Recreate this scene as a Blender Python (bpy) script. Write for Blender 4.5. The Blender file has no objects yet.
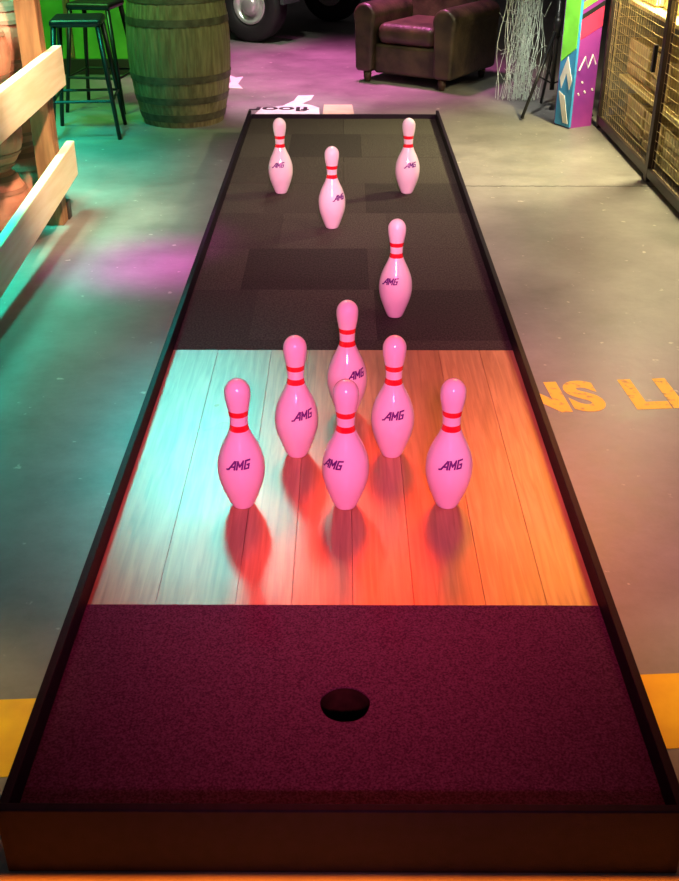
import bpy, bmesh, math, random
from mathutils import Vector, Matrix, Euler
random.seed(7)
PI=math.pi; S=bpy.context.scene; C=S.collection
try:
    S.view_settings.view_transform='Standard'
except Exception as e: print(e)
# ------------------------------------------------------------ camera
F=1050.0; TH=math.atan(594.5/F); YAW=4.5*math.cos(TH)/F
LZ=0.107; CH=LZ+1.5
cam=bpy.data.objects.new('camera',bpy.data.cameras.new('camera')); C.objects.link(cam); S.camera=cam
cam.data.sensor_fit='VERTICAL'; cam.data.sensor_height=36; cam.data.lens=F*36/881
cam.data.clip_end=100
cam.location=(0,0,CH); cam.rotation_euler=(PI/2-TH,0,YAW)
RM=Euler((PI/2-TH,0,YAW)).to_matrix()
def G(px,py,h=0.0):
    d=RM@Vector(((px-339.5)/F,-(py-440.5)/F,-1)); t=(h-CH)/d.z
    return Vector((d.x*t,d.y*t,h))
# ------------------------------------------------------------ helpers
def link(name,me,mat=None,parent=None,smooth=False):
    o=bpy.data.objects.new(name,me); C.objects.link(o)
    if mat is not None:
        for m in (mat if isinstance(mat,(list,tuple)) else [mat]): me.materials.append(m)
    if parent: o.parent=parent
    if smooth:
        for p in me.polygons: p.use_smooth=True
    return o
def obj(name,bm,mat=None,parent=None,smooth=False,bevel=0,seg=2,angle=None):
    me=bpy.data.meshes.new(name); bmesh.ops.recalc_face_normals(bm,faces=bm.faces[:]); bm.to_mesh(me); bm.free()
    o=link(name,me,mat,parent,smooth)
    if bevel:
        b=o.modifiers.new('bevel','BEVEL'); b.width=bevel; b.segments=seg; b.limit_method='ANGLE'
        if smooth:
            w=o.modifiers.new('wn','WEIGHTED_NORMAL')
    return o
def tag(o,label,cat,group=None):
    o['label']=label; o['category']=cat
    if group: o['group']=group
    return o
def thing(name,label,cat,loc=(0,0,0),rz=0,group=None):
    o=bpy.data.objects.new(name,None); C.objects.link(o); o.location=loc; o.rotation_euler=(0,0,rz)
    o.empty_display_size=.1
    return tag(o,label,cat,group)
def struct(o): o['kind']='structure'; return o
def dup(r0,loc,rz,label):
    r=r0.copy(); C.objects.link(r); r.location=loc; r.rotation_euler=(0,0,rz); r['label']=label
    for ch in list(r0.children):
        c=ch.copy(); C.objects.link(c); c.parent=r
        for g in list(ch.children):
            d=g.copy(); C.objects.link(d); d.parent=c
    return r
def box(bm,c,s,rot=None,mi=0):
    M=Matrix.Translation(c)@((rot.to_4x4() if rot else Matrix.Identity(4)))@Matrix.Diagonal((s[0],s[1],s[2],1))
    r=bmesh.ops.create_cube(bm,size=1,matrix=M)
    for f in set(f for v in r['verts'] for f in v.link_faces): f.material_index=mi
def lathe(bm,prof,seg=32,wob=None,cen=(0,0),mi=None):
    rings=[]
    for k,(r,z) in enumerate(prof):
        if r<1e-6: rings.append([bm.verts.new((cen[0],cen[1],z))])
        else:
            rings.append([bm.verts.new((cen[0]+r*(wob(i) if wob else 1)*math.cos(2*PI*i/seg),cen[1]+r*(wob(i) if wob else 1)*math.sin(2*PI*i/seg),z)) for i in range(seg)])
    for k in range(len(rings)-1):
        a,b=rings[k],rings[k+1]
        for i in range(seg):
            j=(i+1)%seg
            if len(a)==1 and len(b)==1: continue
            if len(a)==1: f=bm.faces.new((a[0],b[i],b[j]))
            elif len(b)==1: f=bm.faces.new((a[i],a[j],b[0]))
            else: f=bm.faces.new((a[i],a[j],b[j],b[i]))
            if mi: f.material_index=mi(k)
def tube(bm,pts,r,seg=8,r2=None):
    pts=[Vector(p) for p in pts]; rings=[]
    n=len(pts)
    for k,p in enumerate(pts):
        d=(pts[min(k+1,n-1)]-pts[max(k-1,0)]).normalized()
        up=Vector((0,0,1)) if abs(d.z)<.9 else Vector((1,0,0))
        a=d.cross(up).normalized(); b=d.cross(a)
        rr=r if r2 is None else r+(r2-r)*k/(n-1)
        rings.append([bm.verts.new(p+a*rr*math.cos(2*PI*i/seg)+b*rr*math.sin(2*PI*i/seg)) for i in range(seg)])
    for k in range(n-1):
        for i in range(seg):
            j=(i+1)%seg; bm.faces.new((rings[k][i],rings[k][j],rings[k+1][j],rings[k+1][i]))
    bm.faces.new(rings[0]); bm.faces.new(rings[-1][::-1])
def prism(bm,poly,d0,d1,plane='xz'):
    def P(a,b,d): return (a,d,b) if plane=='xz' else ((a,b,d) if plane=='xy' else (d,a,b))
    A=[bm.verts.new(P(a,b,d0)) for a,b in poly]; B=[bm.verts.new(P(a,b,d1)) for a,b in poly]
    n=len(poly)
    bm.faces.new(A); bm.faces.new(B[::-1])
    for i in range(n): bm.faces.new((A[i],A[(i+1)%n],B[(i+1)%n],B[i]))
# ------------------------------------------------------------ materials
def mat(name,col,rough=.5,metal=0,col2=None,nscale=8,bump=0,bscale=60,stretch=(1,1,1),coat=0,ndetail=5,lo=.35,hi=.65,spec=.5,bdist=.01):
    m=bpy.data.materials.new(name); m.use_nodes=True; N=m.node_tree.nodes; L=m.node_tree.links
    b=N['Principled BSDF']; b.inputs['Roughness'].default_value=rough; b.inputs['Metallic'].default_value=metal
    b.inputs['Coat Weight'].default_value=coat; b.inputs['Coat Roughness'].default_value=.08
    b.inputs['Specular IOR Level'].default_value=spec
    b.inputs['Base Color'].default_value=(*col,1)
    tc=N.new('ShaderNodeTexCoord'); mp=N.new('ShaderNodeMapping'); mp.inputs['Scale'].default_value=stretch
    L.new(tc.outputs['Object'],mp.inputs['Vector'])
    if col2 is None: col2=tuple(c*.8 for c in col)
    n=N.new('ShaderNodeTexNoise'); n.inputs['Scale'].default_value=nscale; n.inputs['Detail'].default_value=ndetail
    L.new(mp.outputs[0],n.inputs['Vector'])
    r=N.new('ShaderNodeValToRGB'); r.color_ramp.elements[0].position=lo; r.color_ramp.elements[1].position=hi
    r.color_ramp.elements[0].color=(*col2,1); r.color_ramp.elements[1].color=(*col,1)
    L.new(n.outputs['Fac'],r.inputs['Fac']); L.new(r.outputs['Color'],b.inputs['Base Color'])
    if bump:
        n2=N.new('ShaderNodeTexNoise'); n2.inputs['Scale'].default_value=bscale; n2.inputs['Detail'].default_value=3
        L.new(mp.outputs[0],n2.inputs['Vector'])
        bp=N.new('ShaderNodeBump'); bp.inputs['Strength'].default_value=bump; bp.inputs['Distance'].default_value=bdist
        L.new(n2.outputs['Fac'],bp.inputs['Height']); L.new(bp.outputs[0],b.inputs['Normal'])
    return m
M_pin=mat('pin_white',(.88,.86,.84),.14,col2=(.83,.81,.80),nscale=12,coat=.8)
M_red=mat('pin_red',(.85,.012,.03),.2,coat=.5)
M_mark=mat('pin_mark',(.12,.005,.22),.35)
M_carF=mat('carpet_maroon',(.165,.050,.105),.95,col2=(.068,.020,.043),nscale=230,bump=.6,bscale=320,spec=.08,ndetail=2,bdist=.005)
CT=[mat('carpet_tone',c,.95,col2=tuple(x*.5 for x in c),nscale=170,bump=.7,bscale=260,spec=.08,ndetail=3,bdist=.006,stretch=(1,.5,1)) for c in [(.084,.082,.066),(.072,.069,.057),(.053,.051,.044)]]
M_rail=mat('rail_black',(.013,.007,.017),.55,col2=(.008,.005,.011),nscale=5,stretch=(8,1,8),bump=.1,spec=.2)
M_iron=mat('iron_black',(.03,.03,.03),.35,metal=.6)
M_hole=mat('cup_wood_shade',(.035,.014,.009),.8,col2=(.018,.007,.005),nscale=30,spec=.1)  # near-black colour stands in for the shade of a deeper hole
M_post=mat('post_wood',(.36,.18,.08),.6,col2=(.20,.09,.04),nscale=6,stretch=(6,6,.6),bump=.2)
M_foot=mat('dark_foot',(.05,.025,.015),.5)
M_plank=mat('pale_plank',(.94,.86,.62),.55,col2=(.86,.74,.48),nscale=5,stretch=(8,.7,8),bump=.15)
M_leather=mat('leather_brown',(.070,.050,.027),.42,col2=(.020,.014,.008),nscale=7,bump=.35,bscale=40,coat=.04)
M_leatherR=mat('leather_seat',(.075,.048,.028),.42,col2=(.030,.018,.011),nscale=8,bump=.35,bscale=40)
M_barrel=mat('barrel_oak',(.25,.22,.10),.6,col2=(.13,.11,.045),nscale=7,stretch=(7,7,.8),bump=.3,bscale=40)
M_hoop=mat('hoop_iron',(.13,.12,.07),.55,metal=.3,col2=(.07,.06,.035),nscale=20)
M_keg=mat('keg_clay',(.52,.20,.13),.55,col2=(.32,.11,.07),nscale=8,bump=.15)
M_rubber=mat('rubber',(.010,.010,.010),.7,bump=.2)
M_chrome=mat('chrome',(.85,.85,.82),.3,metal=.6)
M_carp=mat('truck_paint',(.05,.07,.06),.25,coat=.6)
M_green=mat('green_paint',(.20,.50,.07),.5,col2=(.11,.30,.035),nscale=4)
M_wire=mat('wire_gold',(.50,.38,.18),.45,metal=.2)
M_frame=mat('cage_frame',(.05,.035,.03),.45,metal=.3)
M_crate=mat('crate_gold',(.92,.82,.44),.5,col2=(.78,.64,.28),nscale=12)
M_net=mat('net_pale',(.82,.95,.80),.6)
M_yel=mat('yellow_paint',(.95,.74,.06),.6,col2=(.50,.40,.10),nscale=30,lo=.34,hi=.44)
M_stripe=mat('stripe_paint',(.98,.62,.015),.5,col2=(.84,.48,.015),nscale=10)
M_white=mat('white_paint',(.85,.85,.83),.5)
M_beige=mat('beige_card',(.70,.58,.38),.6)
M_ink=mat('black_ink',(.02,.02,.02),.5)
M_wall=mat('wall_paint',(.10,.08,.08),.8)
def floor_mat():
    m=bpy.data.materials.new('floor_concrete'); m.use_nodes=True; N=m.node_tree.nodes; L=m.node_tree.links; b=N['Principled BSDF']
    tc=N.new('ShaderNodeTexCoord')
    n=N.new('ShaderNodeTexNoise'); n.inputs['Scale'].default_value=1.6; n.inputs['Detail'].default_value=9; n.inputs['Roughness'].default_value=.7
    L.new(tc.outputs['Object'],n.inputs['Vector'])
    r=N.new('ShaderNodeValToRGB'); e=r.color_ramp.elements; e[0].position=.32; e[0].color=(.14,.135,.13,1); e[1].position=.68; e[1].color=(.28,.27,.255,1)
    L.new(n.outputs['Fac'],r.inputs['Fac'])
    n2=N.new('ShaderNodeTexNoise'); n2.inputs['Scale'].default_value=20; n2.inputs['Detail'].default_value=5
    L.new(tc.outputs['Object'],n2.inputs['Vector'])
    r2=N.new('ShaderNodeValToRGB'); r2.color_ramp.elements[0].position=.675; r2.color_ramp.elements[1].position=.73
    L.new(n2.outputs['Fac'],r2.inputs['Fac'])
    mx=N.new('ShaderNodeMix'); mx.data_type='RGBA'; mx.inputs['B'].default_value=(.45,.43,.38,1)
    L.new(r2.outputs['Color'],mx.inputs['Factor']); L.new(r.outputs['Color'],mx.inputs['A'])
    sp=N.new('ShaderNodeSeparateXYZ'); L.new(tc.outputs['Object'],sp.inputs[0])
    def mth(op,a,bv=None):
        k=N.new('ShaderNodeMath'); k.operation=op
        for i,v in enumerate((a,bv)):
            if v is None: continue
            if isinstance(v,(int,float)): k.inputs[i].default_value=v
            else: L.new(v,k.inputs[i])
        return k.outputs[0]
    wig=mth('MULTIPLY',n2.outputs['Fac'],.03)
    y=mth('ADD',mth('SUBTRACT',sp.outputs['Y'],5.66),wig)
    seam=mth('LESS_THAN',mth('ABSOLUTE',y),.008)
    mx2=N.new('ShaderNodeMix'); mx2.data_type='RGBA'; mx2.inputs['B'].default_value=(.03,.03,.03,1)
    right=mth('GREATER_THAN',sp.outputs['X'],0.0)
    L.new(mth('MULTIPLY',mth('MULTIPLY',seam,.8),right),mx2.inputs['Factor']); L.new(mx.outputs['Result'],mx2.inputs['A'])
    L.new(mx2.outputs['Result'],b.inputs['Base Color'])
    rr=N.new('ShaderNodeMapRange'); rr.inputs['To Min'].default_value=.28; rr.inputs['To Max'].default_value=.55
    L.new(n.outputs['Fac'],rr.inputs['Value']); L.new(rr.outputs[0],b.inputs['Roughness'])
    bp=N.new('ShaderNodeBump'); bp.inputs['Strength'].default_value=.12; bp.inputs['Distance'].default_value=.01; L.new(n2.outputs['Fac'],bp.inputs['Height']); L.new(bp.outputs[0],b.inputs['Normal'])
    return m
def wood_mat():
    m=bpy.data.materials.new('maple_boards'); m.use_nodes=True; N=m.node_tree.nodes; L=m.node_tree.links; b=N['Principled BSDF']
    tc=N.new('ShaderNodeTexCoord'); mp=N.new('ShaderNodeMapping'); mp.inputs['Scale'].default_value=(30,1.6,1); L.new(tc.outputs['Object'],mp.inputs[0])
    n=N.new('ShaderNodeTexNoise'); n.inputs['Scale'].default_value=2.4; n.inputs['Detail'].default_value=9; n.inputs['Distortion'].default_value=.8; L.new(mp.outputs[0],n.inputs[0])
    r=N.new('ShaderNodeValToRGB'); e=r.color_ramp.elements; e[0].position=.3; e[0].color=(.34,.175,.085,1); e[1].position=.65; e[1].color=(.53,.31,.155,1)
    L.new(n.outputs['Fac'],r.inputs[0])
    a=N.new('ShaderNodeAttribute'); a.attribute_name='tone'
    mx=N.new('ShaderNodeMix'); mx.data_type='RGBA'; mx.blend_type='MULTIPLY'; mx.inputs['Factor'].default_value=1
    L.new(r.outputs[0],mx.inputs['A']); L.new(a.outputs['Color'],mx.inputs['B']); L.new(mx.outputs['Result'],b.inputs['Base Color'])
    n3=N.new('ShaderNodeTexNoise'); n3.inputs['Scale'].default_value=3; L.new(tc.outputs['Object'],n3.inputs[0])
    rr=N.new('ShaderNodeMapRange'); rr.inputs['To Min'].default_value=.24; rr.inputs['To Max'].default_value=.36
    L.new(n3.outputs['Fac'],rr.inputs['Value']); L.new(rr.outputs[0],b.inputs['Roughness'])
    return m
# ------------------------------------------------------------ setting
bm=bmesh.new(); box(bm,(0,7,-.05),(14,20,.1)); struct(obj('floor',bm,floor_mat()))
for nm,c,s in (('wall_back',(0,16.9,1.8),(13.8,.2,3.6)),('wall_left',(-6.9,7,1.8),(.2,19.6,3.6)),('wall_right',(6.9,7,1.8),(.2,19.6,3.6))):
    bm=bmesh.new(); box(bm,c,s); struct(obj(nm,bm,M_wall))
def flat(name,pts,m,z=.002,parent=None):
    bm=bmesh.new(); vs=[bm.verts.new((p[0],p[1],z)) for p in pts]; f=bm.faces.new(vs)
    ex=bmesh.ops.extrude_face_region(bm,geom=[f]); 
    for v in [g for g in ex['geom'] if isinstance(g,bmesh.types.BMVert)]: v.co.z-=z-.0004
    return obj(name,bm,m,parent)
tag(flat('floor_stripe',[(-3,1.34),(3,1.70),(3,1.92),(-3,1.56)],M_stripe),'wide orange-yellow stripe painted on the floor, crossing under the near end of the lane','floor stripe')
def text_mesh(s,size,offset=0,ext=.001,space=1,word=1,sx=1,sy=1):
    cu=bpy.data.curves.new('t','FONT'); cu.body=s; cu.size=size; cu.offset=offset; cu.extrude=ext; cu.space_character=space; cu.space_word=word
    o=bpy.data.objects.new('t',cu); C.objects.link(o); bpy.context.view_layer.update()
    me=bpy.data.meshes.new_from_object(o.evaluated_get(bpy.context.evaluated_depsgraph_get())); me.name='lettering'
    bpy.data.objects.remove(o)
    for v in me.vertices: v.co.x*=sx; v.co.y*=sy
    return me
me=text_mesh('NS LI',.30,offset=.014,ext=.0003,space=1.05,word=1.15,sx=.79,sy=.95)
o=link('floor_lettering',me,M_yel); p=G(518,412); o.location=(p.x,p.y,.0009); o.rotation_euler=(0,0,math.radians(4.5)); 
tag(o,'yellow capital letters NS LI painted on the floor right of the lane','floor lettering')
q=lambda px,py:(G(px,py).x,G(px,py).y)
t=thing('floor_graphic','white painted graphic with dark letters on the floor just beyond the lane end','floor graphic',(0,0,0))
flat('backing',[q(252,117),q(320,117.5),q(319,108.5),q(262,108)],M_white,.003,t)
flat('swoosh',[q(266,108.4),q(283,106),q(294,101),q(298,96),q(314,95.5),q(311,100),q(302,104),q(311,105.5),q(320,108.4)],M_white,.0034,t)
me=text_mesh('floor',.20,offset=.004,sx=1.05,sy=.9); o=link('letters',me,M_ink,t); p=G(309,107.8); o.location=(p.x,p.y,.0045); o.rotation_euler=(0,0,PI)
tag(flat('paper_sheet',[q(322,119),q(355,119),q(352,105),q(324,105)],M_beige,.003),'small beige square sheet lying on floor past the lane end','paper')
tag(flat('floor_mark',[q(224,88),q(243,89),q(238,84),q(243,77),q(236,78),q(229,75),q(231,82)],M_white,.003),'small white painted mark on the floor right of the big barrel','floor mark')
# ------------------------------------------------------------ lane
HW=.581; RT=.018; Y0=1.26; Y1=6.78; YA=1.891; YB=3.277; RH=LZ+.05
lane=thing('bowling_lane','long low bowling lane box with black rims, maple pin deck and dark carpet','bowling lane',(0,Y0,0))
def lobj(name,bm,m,**k):
    for v in bm.verts: v.co.y-=Y0
    return obj(name,bm,m,lane,**k)
for s in (-1,1):
    bm=bmesh.new(); box(bm,(s*(HW+RT/2),(Y0+Y1)/2,RH/2+.001),(RT,Y1-Y0,RH)); lobj('side_rail',bm,M_rail,bevel=.002)
bm=bmesh.new(); box(bm,(0,Y0+.009-.0,RH/2+.001),(2*HW+2*RT+.004,.018,RH+.002)); lobj('front_board',bm,M_rail,bevel=.003)
bm=bmesh.new(); box(bm,(0,Y1+.009,RH/2-.01),(2*HW+2*RT,.018,RH-.03)); lobj('back_board',bm,M_rail,bevel=.002)
hc=(G(345,704,LZ).x,G(345,704,LZ).y); hr=.050
x0,x1,y0,y1=-HW,HW,Y0+.018,YA
bm=bmesh.new()
angs=[2*PI*i/96 for i in range(96)]+[math.atan2(b-hc[1],a-hc[0])%(2*PI) for a in (x0,x1) for b in (y0,y1)]
angs=sorted(angs)
def ray(a):
    dx,dy=math.cos(a),math.sin(a); ts=[]
    if dx>1e-9: ts.append((x1-hc[0])/dx)
    if dx<-1e-9: ts.append((x0-hc[0])/dx)
    if dy>1e-9: ts.append((y1-hc[1])/dy)
    if dy<-1e-9: ts.append((y0-hc[1])/dy)
    t=min(ts); return hc[0]+dx*t,hc[1]+dy*t
n=len(angs)
out=[bm.verts.new((*ray(a),LZ)) for a in angs]; outb=[bm.verts.new((v.co.x,v.co.y,.06)) for v in out]
inn=[bm.verts.new((hc[0]+(hr+.001*math.sin(a*5))*math.cos(a),hc[1]+hr*math.sin(a),LZ)) for a in angs]; innb=[bm.verts.new((v.co.x,v.co.y,.103)) for v in inn]; inn2=[bm.verts.new((v.co.x,v.co.y,.06)) for v in inn]
for i in range(n):
    j=(i+1)%n
    bm.faces.new((out[i],out[j],inn[j],inn[i])); bm.faces.new((inn[i],inn[j],innb[j],innb[i]))
    f=bm.faces.new((innb[i],innb[j],inn2[j],inn2[i])); f.material_index=1
    bm.faces.new((out[i],out[j],outb[j],outb[i])); bm.faces.new((outb[i],outb[j],inn2[j],inn2[i]))
o=lobj('front_carpet',bm,[M_carF,M_hole])
bm=bmesh.new(); lathe(bm,[(0,.012),(hr*1.02,.012),(hr*1.02,.0595),(hr*1.1,.0595),(hr*1.1,.008),(0,.008)],40,cen=hc); lobj('hole_cup',bm,M_hole,smooth=False)
seams=[0,.133,.29,.40,.52,.64,.78,.90,1]
tones=[(1.0,1.0,1.0),(.93,.93,.91),(1.05,1.03,1.0),(.88,.84,.80),(.98,.92,.9),(.80,.74,.70),(1.02,1,.95),(1.12,1.12,1.02)]
bm=bmesh.new(); lay=bm.loops.layers.float_color.new('tone')
for i in range(8):
    a=-HW+seams[i]*2*HW; b=-HW+seams[i+1]*2*HW; g=.0008
    before=set(bm.faces)
    prism(bm,[(a+g*.2,.07),(b-g*.2,.07),(b-g*.2,LZ-.002),(b-g,LZ),(a+g,LZ),(a+g*.2,LZ-.002)],YA+.0005,YB-.0005)
    for f in set(bm.faces)-before:
        for l in f.loops: l[lay]=(*tones[i],1)
lobj('pin_deck',bm,wood_mat())
bm=bmesh.new(); rows=[YB,3.36,3.84,4.32,4.82,5.32,5.84,6.37,Y1]
cols=[[(-HW,HW,1)],[(-HW,-.33,1),(-.33,.12,0),(.12,HW,2)],[(-HW,-.40,0),(-.40,.10,2),(.10,HW,1)],[(-HW,-.28,1),(-.28,.2,0),(.2,HW,1)],[(-HW,-.38,0),(-.38,.11,1),(.11,HW,2)],[(-HW,0.0,1),(0,HW,1)],[(-HW,-.31,0),(-.31,.10,2),(.10,HW,1)],[(-HW,.0,1),(.0,HW,0)]]
for r,cs in enumerate(cols):
    for a,b,k in cs:
        dz=random.uniform(-.0012,0.0)
        box(bm,((a+b)/2,(rows[r]+rows[r+1])/2,(LZ+dz+.08)/2),(b-a-.001,rows[r+1]-rows[r]-.001,LZ+dz-.08),mi=k)
lobj('back_carpet',bm,CT)
# ------------------------------------------------------------ pins
IN=.0254; ZS=.955
P0=[(0,2.031),(.1,2.25),(.75,2.828),(2.25,3.906),(3.375,4.510),(4.5,4.766),(5.875,4.563),(7.25,3.703),(8.625,2.472),(9.375,1.965),(10,1.797),(10.875,1.870),(11.75,2.094),(12.625,2.406),(13.5,2.547)]
P0=[(z*IN,d*IN/2) for z,d in P0]
def rad(z):
    zt=13.5*IN; R=1.2735*IN
    if z>zt:
        k=(z-zt)/(15*IN-zt); return R*math.sqrt(max(0,1-k*k))
    for i in range(len(P0)-1):
        if P0[i][0]<=z<=P0[i+1][0]:
            p1,p2=P0[i],P0[i+1]; pm=P0[max(i-1,0)]; pp=P0[i+2] if i+2<len(P0) else (15*IN,P0[-1][1])
            t=(z-p1[0])/(p2[0]-p1[0]); h=p2[0]-p1[0]
            m1=(p2[1]-pm[1])/(p2[0]-pm[0]) if i>0 else (p2[1]-p1[1])/h
            m2=(pp[1]-p1[1])/(pp[0]-p1[0]) if i+2<len(P0) else 0
            return (2*t**3-3*t*t+1)*p1[1]+(t**3-2*t*t+t)*h*m1+(-2*t**3+3*t*t)*p2[1]+(t**3-t*t)*h*m2
    return P0[0][1]
ST=((.237,.254),(.279,.295))
zs=sorted(set([0,.0012,.003]+[i*.006 for i in range(1,57)]+[v for s in ST for v in s]+[13.5*IN+1.5*IN*math.sin(a*PI/20) for a in range(1,10)]))
prof=[(0,0.0)]+[(rad(z),z) for z in zs]+[(0,15*IN)]
def kmat(k):
    if k==0 or k>=len(prof)-1: return 0
    z=(prof[k][1]+prof[k+1][1])/2
    return 1 if any(a<z<b for a,b in ST) else 0
def make_pin(label):
    t=thing('bowling_pin',label,'bowling pin',group='ten bowling pins')
    bm=bmesh.new(); lathe(bm,prof,56,mi=kmat)
    for v in bm.verts: v.co.z*=ZS
    obj('body',bm,[M_pin,M_red],t,smooth=True)
    strokes=[((-.25,0),(.62,1)),((.62,1),(.80,1)),((.80,1),(.80,0)),((.25,.34),(.80,.34)),((-.25,0),(-.6,-.06)),
             ((1.20,0),(1.20,1)),((1.20,1),(1.66,.36)),((1.66,.36),(2.12,1)),((2.12,1),(2.12,0)),
             ((2.56,0),(2.56,1)),((2.56,1),(3.26,1)),((2.56,0),(3.26,0)),((3.26,0),(3.26,.48)),((3.26,.48),(2.95,.48))]
    bm=bmesh.new(); U=.0146; V=.0205; W=.0024
    for (a,b) in strokes:
        a=(a[0]+.26*(a[1]-.5),a[1]); b=(b[0]+.26*(b[1]-.5),b[1])
        A=Vector(((a[0]-1.45)*U,(a[1]-.5)*V)); B=Vector(((b[0]-1.45)*U,(b[1]-.5)*V)); d=(B-A); L=d.length; d/=L; nn=Vector((-d.y,d.x)); A=A-d*W*.9; B=B+d*W*.9
        prev=None
        for k in range(7):
            p=A.lerp(B,k/6); pr=[]
            for s in (-1,0,1):
                q_=p+nn*W*s; z=.157+q_.y+q_.x*.08; r=rad(z)+.0005; an=-PI/2+q_.x/r
                pr.append(bm.verts.new((r*math.cos(an),r*math.sin(an),z*ZS)))
            if prev:
                for c in (0,1): bm.faces.new((prev[c],prev[c+1],pr[c+1],pr[c]))
            prev=pr
    obj('lettering',bm,M_mark,t,smooth=True)
    return t
pins=[(242.5,509,0,'bowling pin at left of the front row of three on the wood deck'),
(345.5,510,-38,'frontmost middle bowling pin with its letters turned to the left'),
(447.5,509,0,'bowling pin at right of the front row of three on the wood deck'),
(297,458,22,'bowling pin second row left, between the left and middle front pins'),
(392,458,0,'bowling pin second row right, letters facing straight to the viewer'),
(347,416,30,'bowling pin mostly hidden behind the front middle pin, at the triangle tip'),
(395,318,-24,'lone bowling pin nearest the wood deck on the dark carpet'),
(332,229,37,'bowling pin on dark carpet, in front of the far left pin'),
(281,194,-8,'far left bowling pin near the carpet end, by the left rim'),
(407,194,12,'far right bowling pin near the carpet end')]
first=None
for px,py,a,lab in pins:
    g=G(px,py,LZ); loc=(g.x,g.y+.024,LZ+.0002)
    if first is None: first=make_pin(lab); first.location=loc; first.rotation_euler=(0,0,math.radians(a))
    else: dup(first,loc,math.radians(a),lab)
# ------------------------------------------------------------ railing
RX=-1.335
t=thing('wooden_railing','rustic railing with two pale planks nailed to brown posts, left of the lane','railing',(RX-.05,5.05,0))
def robj(name,bm,m,**k):
    for v in bm.verts: v.co-=Vector((RX-.05,5.05,0))
    return obj(name,bm,m,t,**k)
def plank(za0,za1,zb0,zb1,x,ya,yb):
    bm=bmesh.new(); A=[(x-.02,ya,za0),(x+.02,ya,za0),(x+.02,ya,za1),(x-.02,ya,za1)]; B=[(x-.02,yb,zb0),(x+.02,yb,zb0),(x+.02,yb,zb1),(x-.02,yb,zb1)]
    a=[bm.verts.new(p) for p in A]; b=[bm.verts.new(p) for p in B]
    bm.faces.new(a); bm.faces.new(b[::-1])
    for i in range(4): bm.faces.new((a[i],a[(i+1)%4],b[(i+1)%4],b[i]))
    robj('plank',bm,M_plank,bevel=.004)
plank(.60,.77,.62,.80,RX,3.0,5.16)
plank(.04,.21,.19,.355,RX,3.0,5.18)
for y in (5.0,3.2):
    bm=bmesh.new(); box(bm,(RX-.07,y,.65),(.095,.095,1.3)); robj('post',bm,M_post,bevel=.005)
bm=bmesh.new(); box(bm,(RX-.065,5.075,.045),(.10,.055,.09)); robj('foot_block',bm,M_frame,bevel=.004)
# ------------------------------------------------------------ barrels / kegs
def barrel(name,label,cat,H,r0,r1,m,loc,group=None,seg=96,ns=24,hoops=((.04,.05),(.16,.045),(.30,.045),(.66,.045),(.80,.045),(.92,.05)),hm=None):
    t=thing(name,label,cat,loc,0,group)
    R=lambda z:r0+(r1-r0)*(1-((z/H-.5)*2)**2)
    per=seg//ns
    bm=bmesh.new(); pr=[(0,.015),(R(0)*.92,.015),(R(0)*.93,0)]+[(R(H*k/14),H*k/14) for k in range(15)]+[(R(H)*.93,H),(R(H)*.92,H-.02),(0,H-.02)]
    lathe(bm,pr,seg,wob=lambda i:.988 if i%per==0 else 1.0); obj('staves',bm,m,t,smooth=False)
    for a,w in hoops:
        z0=a*H; z1=z0+w*H; bm=bmesh.new()
        lathe(bm,[(R(z0)-.004,z0),(R(z0)+.004,z0),(R(z1)+.004,z1),(R(z1)-.004,z1)],64); obj('hoop',bm,hm or M_hoop,t,smooth=False)
    return t
g=G(180,129); bloc=(g.x-.01,g.y+.28,0)
barrel('barrel','large upright oak barrel with iron hoops at the far left of the lane','barrel',.95,.265,.335,M_barrel,bloc)
k0=None
M_kh=mat('keg_hoop',(.28,.11,.07),.6)
for i,(x,y,n_) in enumerate(((-1.595,4.74,3),(-1.60,5.17,3))):
    for k in range(n_):
        lv=('bottom','middle','top')[k]; lab=f'{lv} brown keg of the {"nearer" if i==0 else "farther"} stack behind the pale plank railing'
        if k0 is None: k0=barrel('keg',lab,'keg',.33,.085,.158,M_keg,(x,y,0),'brown kegs stacked behind the railing',seg=64,ns=16,hoops=((.05,.06),(.22,.05),(.73,.05),(.89,.06)),hm=M_kh)
        else: dup(k0,(x,y,k*.331),.4*k,lab)
# ------------------------------------------------------------ stools
def make_stool(label,loc,rz):
    t=thing('bar_stool',label,'stool',loc,rz,'dark metal bar stools'); H=.70
    bm=bmesh.new(); box(bm,(0,0,H-.022),(.31,.31,.045)); obj('seat',bm,M_iron,t,bevel=.02,seg=3)
    for sx in (-1,1):
        for sy in (-1,1):
            bm=bmesh.new(); tube(bm,[(sx*.13,sy*.13,H-.03),(sx*.205,sy*.205,0.001)],.017,8,.013); obj('leg',bm,M_iron,t,smooth=True)
    for a,b in (((-1,-1),(1,-1)),((1,-1),(1,1)),((1,1),(-1,1)),((-1,1),(-1,-1))):
        bm=bmesh.new(); k=.182; tube(bm,[(a[0]*k,a[1]*k,.23),(b[0]*k,b[1]*k,.23)],.009,6); obj('footrest',bm,M_iron,t)
    return t
s1=make_stool('dark metal bar stool nearer the pale plank railing',(-1.63,6.86,0),.1)
dup(s1,(-1.68,7.62,0),-.15,'dark metal bar stool farther back, beside the large barrel')
t=thing('counter','green painted wooden counter behind the bar stools','counter',(-2.5,9.1,0))
bm=bmesh.new(); box(bm,(0,0,.5),(2.3,.5,1.0)); obj('body',bm,M_green,t)
bm=bmesh.new(); box(bm,(0,-.01,1.025),(2.4,.6,.05)); obj('countertop',bm,M_post,t,bevel=.01)
bm=bmesh.new(); box(bm,(0,-.262,.06),(2.3,.024,.12)); obj('plinth',bm,M_frame,t,bevel=.004)
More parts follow.
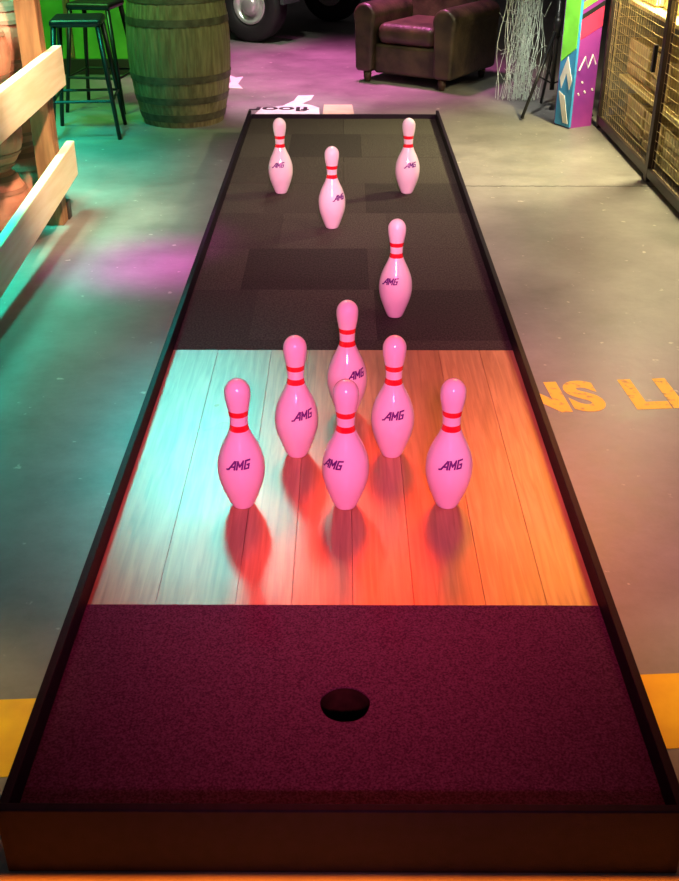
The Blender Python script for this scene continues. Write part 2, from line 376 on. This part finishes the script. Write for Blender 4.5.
for k in range(4):
    bm=bmesh.new(); box(bm,(-1.0+k*.66,-.262,.56),(.05,.024,.86)); obj('batten',bm,M_post,t,bevel=.004)
# ------------------------------------------------------------ armchair
t=thing('armchair','worn dark brown leather club armchair beyond the lane end','armchair',(.66,8.68,0),math.radians(-33))
def arm_prof(s):
    p=[]; 
    for k in range(17):
        a=-.45+k*(PI+.9)/16; p.append((s*(.345+.098*math.cos(a)),.48+.098*math.sin(a)))
    p+= [(s*.27,.08),(s*.42,.08)]
    return p
bm=bmesh.new(); box(bm,(0,0,.18),(.56,.72,.22)); obj('base',bm,M_leather,t,bevel=.03,seg=4,smooth=True)
for s in (-1,1):
    bm=bmesh.new(); prism(bm,arm_prof(s),-.41,.36); obj('arm',bm,M_leather,t,bevel=.03,seg=4,smooth=True)
bm=bmesh.new(); box(bm,(0,-.07,.365),(.50,.62,.15)); o=obj('seat_cushion',bm,M_leatherR,t,bevel=.06,seg=5,smooth=True)
bm=bmesh.new(); box(bm,(0,.30,.55),(.66,.22,.72),Matrix.Rotation(-.14,3,'X')); obj('backrest',bm,M_leather,t,bevel=.10,seg=6,smooth=True)
for sx in (-.33,.33):
    for sy in (-.36,.30):
        bm=bmesh.new(); lathe(bm,[(0,0.001),(.022,.001),(.03,.04),(.032,.085),(0,.085)],16,cen=(sx,sy)); obj('foot',bm,M_foot,t,smooth=True)
# ------------------------------------------------------------ truck
ang=math.atan2(.88,.48)
t=thing('vintage_truck','dark vintage vehicle at the back with chrome hub wheels','vehicle',(-.84,10.50,0),ang-PI/2)
def make_wheel(lx,ly):
    bm=bmesh.new(); R=.325
    pr=[(.165,-.07),(.20,-.095),(.28,-.10),(.315,-.085),(R,-.05),(R,.05),(.315,.085),(.28,.10),(.20,.095),(.165,.07)]
    seg=48; rings=[[bm.verts.new((lx+r*math.cos(2*PI*i/seg),ly+w,R+r*math.sin(2*PI*i/seg))) for i in range(seg)] for r,w in pr]
    for a in range(len(pr)):
        b=(a+1)%len(pr)
        for i in range(seg): bm.faces.new((rings[a][i],rings[a][(i+1)%seg],rings[b][(i+1)%seg],rings[b][i]))
    ty=obj('tire',bm,M_rubber,t,smooth=True)
    for nm,prof_,m in (('rim',[(.172,-.068),(.162,-.09),(.145,-.045),(.10,-.030),(.07,-.05),(.0,-.05)],M_chrome),('hub_cap',[(.085,-.036),(.08,-.085),(.055,-.105),(0,-.112)],M_chrome)):
        bm=bmesh.new(); rings=[[bm.verts.new((lx+r*math.cos(2*PI*i/32),ly+w,R+r*math.sin(2*PI*i/32))) for i in range(32)] for r,w in prof_ if r>0]
        for a in range(len(rings)-1):
            for i in range(32): bm.faces.new((rings[a][i],rings[a][(i+1)%32],rings[a+1][(i+1)%32],rings[a+1][i]))
        bm.faces.new(rings[-1]); obj(nm,bm,m,ty,smooth=True)
make_wheel(0,0); make_wheel(0,1.5); make_wheel(-2.7,0); make_wheel(-2.7,1.5)
for lx in (0,-2.7):
    bm=bmesh.new(); tube(bm,[(lx,.06,.325),(lx,1.44,.325)],.035,12); obj('axle',bm,M_foot,t)
for ly in (.35,1.15):
    bm=bmesh.new(); box(bm,(-1.3,ly,.48),(3.6,.08,.12)); obj('chassis_beam',bm,M_frame,t)
bm=bmesh.new(); box(bm,(-.1,.75,.82),(1.1,.9,.52)); obj('hood',bm,M_carp,t,bevel=.12,seg=4,smooth=True)
bm=bmesh.new(); box(bm,(-1.2,.75,1.1),(1.2,1.4,1.1)); obj('cab',bm,M_carp,t,bevel=.12,seg=4,smooth=True)
bm=bmesh.new(); box(bm,(-2.5,.75,.85),(1.5,1.5,.45)); obj('cargo_bed',bm,M_carp,t,bevel=.03)
for ly in (0,1.5):
    for lx in (0,-2.7):
        bm=bmesh.new(); pts=[]
        for k in range(15):
            a=PI*k/14; pts.append((lx+.42*math.cos(a),.36+.42*math.sin(a)))
        for k in range(14,-1,-1):
            a=PI*k/14; pts.append((lx+.38*math.cos(a),.36+.38*math.sin(a)))
        prism(bm,pts,ly-.14,ly+.14); obj('fender',bm,M_carp,t)
# ------------------------------------------------------------ tripod
t=thing('tripod_stand','black tripod stand beside the colourful painted box','tripod',(1.42,7.42,0))
bm=bmesh.new(); tube(bm,[(0,0,.16),(0,0,.85)],.016,10); obj('pole',bm,M_iron,t,smooth=True)
bm=bmesh.new(); tube(bm,[(0,0,.8501),(0,0,1.5)],.011,10); obj('extension',bm,M_iron,t,smooth=True)
for a in (-2.4,-.5,1.6):
    bm=bmesh.new(); tube(bm,[(0.012*math.cos(a),.012*math.sin(a),.55),(.30*math.cos(a),.30*math.sin(a),.012)],.011,8); obj('leg',bm,M_iron,t,smooth=True)
    bm=bmesh.new(); tube(bm,[(0,0,.2),(.16*math.cos(a),.16*math.sin(a),.268)],.006,6); obj('brace',bm,M_iron,t)
bm=bmesh.new(); lathe(bm,[(0,.5),(.028,.5),(.03,.6),(.02,.63),(0,.63)],14); obj('collar',bm,M_iron,t,smooth=True)
bm=bmesh.new()
for k in range(60):
    x=random.gauss(0,.065); y=random.gauss(0,.05); pts=[]; z=1.5; a=random.uniform(0,6)
    for s in range(16):
        z=1.5*(1-s/15)+.01; sp=1-.35*z/1.5
        pts.append((x*sp+.025*math.sin(a+s*.9+k),y*sp+.02*math.cos(a*2+s*1.1),z))
    tube(bm,pts,.0018,4)
for k in range(200):
    z=random.uniform(.05,1.4); x=random.gauss(0,.06); tube(bm,[(x-.035,random.gauss(0,.04),z),(x,random.gauss(0,.04),z+random.uniform(-.06,.06)),(x+.035,random.gauss(0,.04),z+random.uniform(-.06,.06))],.0017,4)
o=obj('string_net',bm,M_net); o.location=(1.27,7.86,0); tag(o,'pale tangled string netting hanging behind the black tripod','netting'); o['kind']='stuff'
# painted box
M_pg=mat('paint_green',(.25,.90,.08),.4); M_pb=mat('paint_blue',(.05,.35,.75),.4); M_pm=mat('paint_purple',(.36,.05,.34),.4,col2=(.20,.03,.28),nscale=4); M_pr=mat('paint_crimson',(.85,.05,.14),.4)
t=thing('painted_box','tall box with graffiti in green, blue and magenta beside the mesh cage','painted box',(1.525,7.10,0),math.radians(28))
bm=bmesh.new(); box(bm,(-.01,0,.65),(.18,.16,1.3)); obj('body',bm,M_pm,t)
bm=bmesh.new(); box(bm,(-.108,-.02,.66),(.016,.15,1.30)); obj('side_board',bm,M_pb,t)
def dec(name,poly,m,side='front',lift=.0):
    bm=bmesh.new()
    if side=='front': prism(bm,poly,-.0802-lift,-.083-lift,'xz')
    else: prism(bm,poly,-.1162,-.119,'yz')
    obj(name,bm,m,t)
dec('painted_patch',[(-.09,.5),(.05,.40),(.05,1.29),(-.09,1.29)],M_pg,'side')
dec('painted_patch',[(-.08,.30),(-.02,.44),(.04,.30),(.02,.24),(-.02,.34),(-.06,.24)],M_white,'side'); dec('painted_patch',[(-.08,.03),(-.03,.03),(.04,.22),(-.02,.20)],M_white,'side')
dec('painted_patch',[(-.10,.54),(.08,.62),(.08,.74),(-.10,.66)],M_pr); dec('painted_patch',[(-.10,.66),(.08,.74),(.08,.77),(-.10,.69)],M_ink); dec('painted_patch',[(-.10,.72),(.08,.80),(.08,.84),(-.10,.76)],M_pg); dec('painted_patch',[(-.10,.79),(.08,.87),(.08,1.20),(-.10,1.12)],M_pr)
for st in ([(-.07,.36),(-.03,.44),(.0,.37),(.03,.45),(.06,.39)],[(-.06,.22),(-.05,.205)],[(-.01,.23),(.0,.215)],[(.05,.24),(.06,.225)],[(-.04,.29),(-.03,.28)]):
    bm=bmesh.new(); tube(bm,[(a,-.0825,b) for a,b in st],.0055,6); obj('painted_stroke',bm,M_white,t)
# ------------------------------------------------------------ mesh cage
t=thing('mesh_cage','dark framed storage cage with bronze wire mesh doors, right of the lane','cage',(1.66,5.6,0))
def cobj(name,bm,m,**k):
    for v in bm.verts: v.co-=Vector((1.66,5.6,0))
    return obj(name,bm,m,t,**k)
ys=[7.02,5.76,4.5,3.3]
for i,y in enumerate(ys):
    bm=bmesh.new(); box(bm,(1.68,y,.95),(.04,.04 if i!=1 else .06,1.9)); cobj('post',bm,M_frame,bevel=.003)
    bm=bmesh.new(); box(bm,(2.9,y,.95),(.045,.045,1.9)); cobj('post',bm,M_frame,bevel=.003)
for i in range(3):
    a,b=ys[i+1]+.03,ys[i]-.02
    for z in (.05,1.87):
        bm=bmesh.new(); box(bm,(1.68,(a+b)/2,z),(.035,b-a,.05)); cobj('rail',bm,M_frame,bevel=.003)
    if i<2:
        bm=bmesh.new(); W=b-a; Hh=1.77; z0=.075; st=.05
        y=a
        while y<b: box(bm,(1.683,y,z0+Hh/2),(.0015,.0018,Hh)); y+=st
        z=z0
        while z<z0+Hh: box(bm,(1.683,(a+b)/2,z),(.0015,W,.0018)); z+=st
        cobj('mesh_panel',bm,M_wire)
        bm=bmesh.new(); box(bm,(1.66,a+.10,.62),(.02,.03,.14)); cobj('latch',bm,M_iron,bevel=.003)
bm=bmesh.new()
x=1.72
while x<2.87: box(bm,(x,7.02,.96),(.002,.002,1.77)); x+=.055
z=.075
while z<1.85: box(bm,(2.29,7.02,z),(1.14,.002,.002)); z+=.055
cobj('mesh_panel',bm,M_wire)
bm=bmesh.new(); box(bm,(2.3,5.2,.34),(1.1,3.5,.02)); cobj('shelf',bm,M_crate)
bm=bmesh.new(); box(bm,(2.3,5.2,.78),(1.1,3.5,.02)); cobj('shelf',bm,M_crate)
def make_crate(label,loc,rz):
    t=thing('slatted_crate',label,'crate',loc,rz,'golden crates inside the mesh cage')
    bm=bmesh.new(); box(bm,(0,0,.008),(.40,.32,.014)); obj('bottom_board',bm,M_crate,t)
    for s in (-1,1):
        for ax in (0,1):
            bm=bmesh.new()
            for z in (.045,.115,.185):
                if ax: box(bm,(0,s*.17,z),(.42,.012,.064))
                else: box(bm,(s*.21,0,z),(.012,.32,.064))
            if ax: box(bm,(0,s*.162,.11),(.03,.008,.2))
            else: box(bm,(s*.202,0,.11),(.008,.03,.2))
            obj('side_panel',bm,M_crate,t)
    for a in (-1,1):
        for b in (-1,1):
            bm=bmesh.new(); box(bm,(a*.19,b*.15,.112),(.022,.022,.21)); obj('corner_post',bm,M_post,t)
    return t
cr=None
for lev,z in (('cage floor',.012),('lower shelf',.352),('upper shelf',.792)):
    for w,y in (('far end',6.74),('second from far end',6.23),('beside the middle post',5.72),('near end',5.2)):
        lab=f'golden slatted crate on the {lev}, {w} of the cage'
        if cr is None: cr=make_crate(lab,(2.0,y,z),PI/2)
        else: dup(cr,(2.0+random.uniform(-.03,.03),y,z),PI/2+random.uniform(-.05,.05),lab)
# ------------------------------------------------------------ lights
def spot(name,loc,tgt,col,P,ang,blend=.6,r=.1,sc=None):
    l=bpy.data.lights.new(name,'SPOT'); l.energy=P; l.color=col; l.spot_size=math.radians(ang); l.spot_blend=blend; l.shadow_soft_size=r
    o=bpy.data.objects.new(name,l); C.objects.link(o); o.location=loc
    if sc: o.scale=(sc[0],sc[1],1)       # lamp points straight down with an oval beam
    else: o.rotation_euler=(Vector(tgt)-Vector(loc)).to_track_quat('-Z','Y').to_euler()
    return o
spot('pink_key',(.1,-3.0,3.3),(0,3.0,.25),(1,.15,.43),2500,19,.7,.35)
spot('pink_far',(.1,-1.0,3.4),(0,5.2,.25),(1,.50,.60),1750,17,.8,.3)
spot('red_spot',(.2,5.3,2.9),(.06,2.15,.1),(1,.04,.003),820,18,1,.5)
spot('cyan_spot',(-.95,6.3,2.6),(-.36,2.76,.1),(.0,1,.88),1250,9.5,1,.5)
spot('amber_spot',(1.35,5.6,2.6),(.54,2.6,.1),(1,.36,.02),340,18,1,.5)
spot('teal_wash',(-2.0,4.7,4.4),None,(.01,1,.66),2900,31,.7,.5,sc=(1,2.6))
spot('teal_low',(-1.8,2.2,3.6),None,(.14,.9,.80),480,34,1,.3,sc=(1,1.8))
spot('green_wash',(-2.4,6.6,3.2),(-1.9,8.0,0),(.18,1,.16),480,62,1,.3)
spot('magenta_far',(-.1,9.0,4.0),(-.2,8.9,0),(1,.20,.62),2000,52,1,.3)
spot('violet_patch',(-.85,4.6,3.0),(-.88,4.42,0),(1,.03,.70),1300,15,1,.2)
spot('warm_right',(2.4,3.4,3.8),(1.6,4.6,0),(1,.55,.44),430,66,1,.4)
spot('red_front',(.0,1.17,3.0),None,(1,.18,.01),1900,3.1,.15,.01,sc=(36,1))
spot('rose_right',(1.9,1.8,2.6),(1.3,2.6,0),(1,.38,.42),320,50,1,.2)
spot('stripe_fill',(-1.1,1.5,2.5),(-.92,1.62,0),(1,.75,.3),150,18,.8,.1)  # added fill, brightens the left part of the floor stripe
spot('stripe_fill',(1.1,1.6,2.5),(.92,1.72,0),(1,.68,.3),130,18,.8,.1)  # added fill for the right part of the stripe
spot('lane_far_warm',(.3,6.9,3.8),(0,5.4,0),(.95,.92,.7),240,46,1,.3)
spot('rail_fill',(-.3,3.2,2.6),(-1.4,4.8,.55),(1,.68,.42),1050,30,1,.1)
spot('keg_fill',(-1.75,4.0,2.6),(-1.62,4.9,.5),(1,.50,.38),240,40,1,.1)  # added fill to lift the kegs, not a real fixture
spot('graphic_fill',(-.5,7.2,3.0),(-.35,7.6,0),(1,.85,.85),320,24,1,.1)  # added light that makes the white floor graphic brighter
spot('barrel_fill',(-.3,5.6,2.6),(-1.2,7.4,.5),(.75,1,.5),130,32,1,.1)  # added greenish fill on the barrel, no fixture there
spot('wheel_fill',(-.6,8.6,2.2),(-.85,10.3,.3),(.95,1,.8),190,30,1,.1)  # added light to lift the wheel and its hub
spot('chair_fill',(.3,6.9,2.5),(.65,8.6,.4),(.95,1,.65),110,30,1,.1)  # added fill that brightens the armchair
spot('cage_fill',(1.80,5.9,1.8),(1.9,6.0,0),(1,.86,.45),700,150,1,.1)  # added light inside the cage, lifts crates and mesh
spot('box_fill',(.9,5.6,2.4),(1.42,7.5,.4),(1,1,.9),340,24,1,.1)  # added fill for the painted box and the string net
w=bpy.data.worlds.new('world'); S.world=w; w.use_nodes=True; w.node_tree.nodes['Background'].inputs[0].default_value=(.50,.44,.46,1); w.node_tree.nodes['Background'].inputs[1].default_value=.09
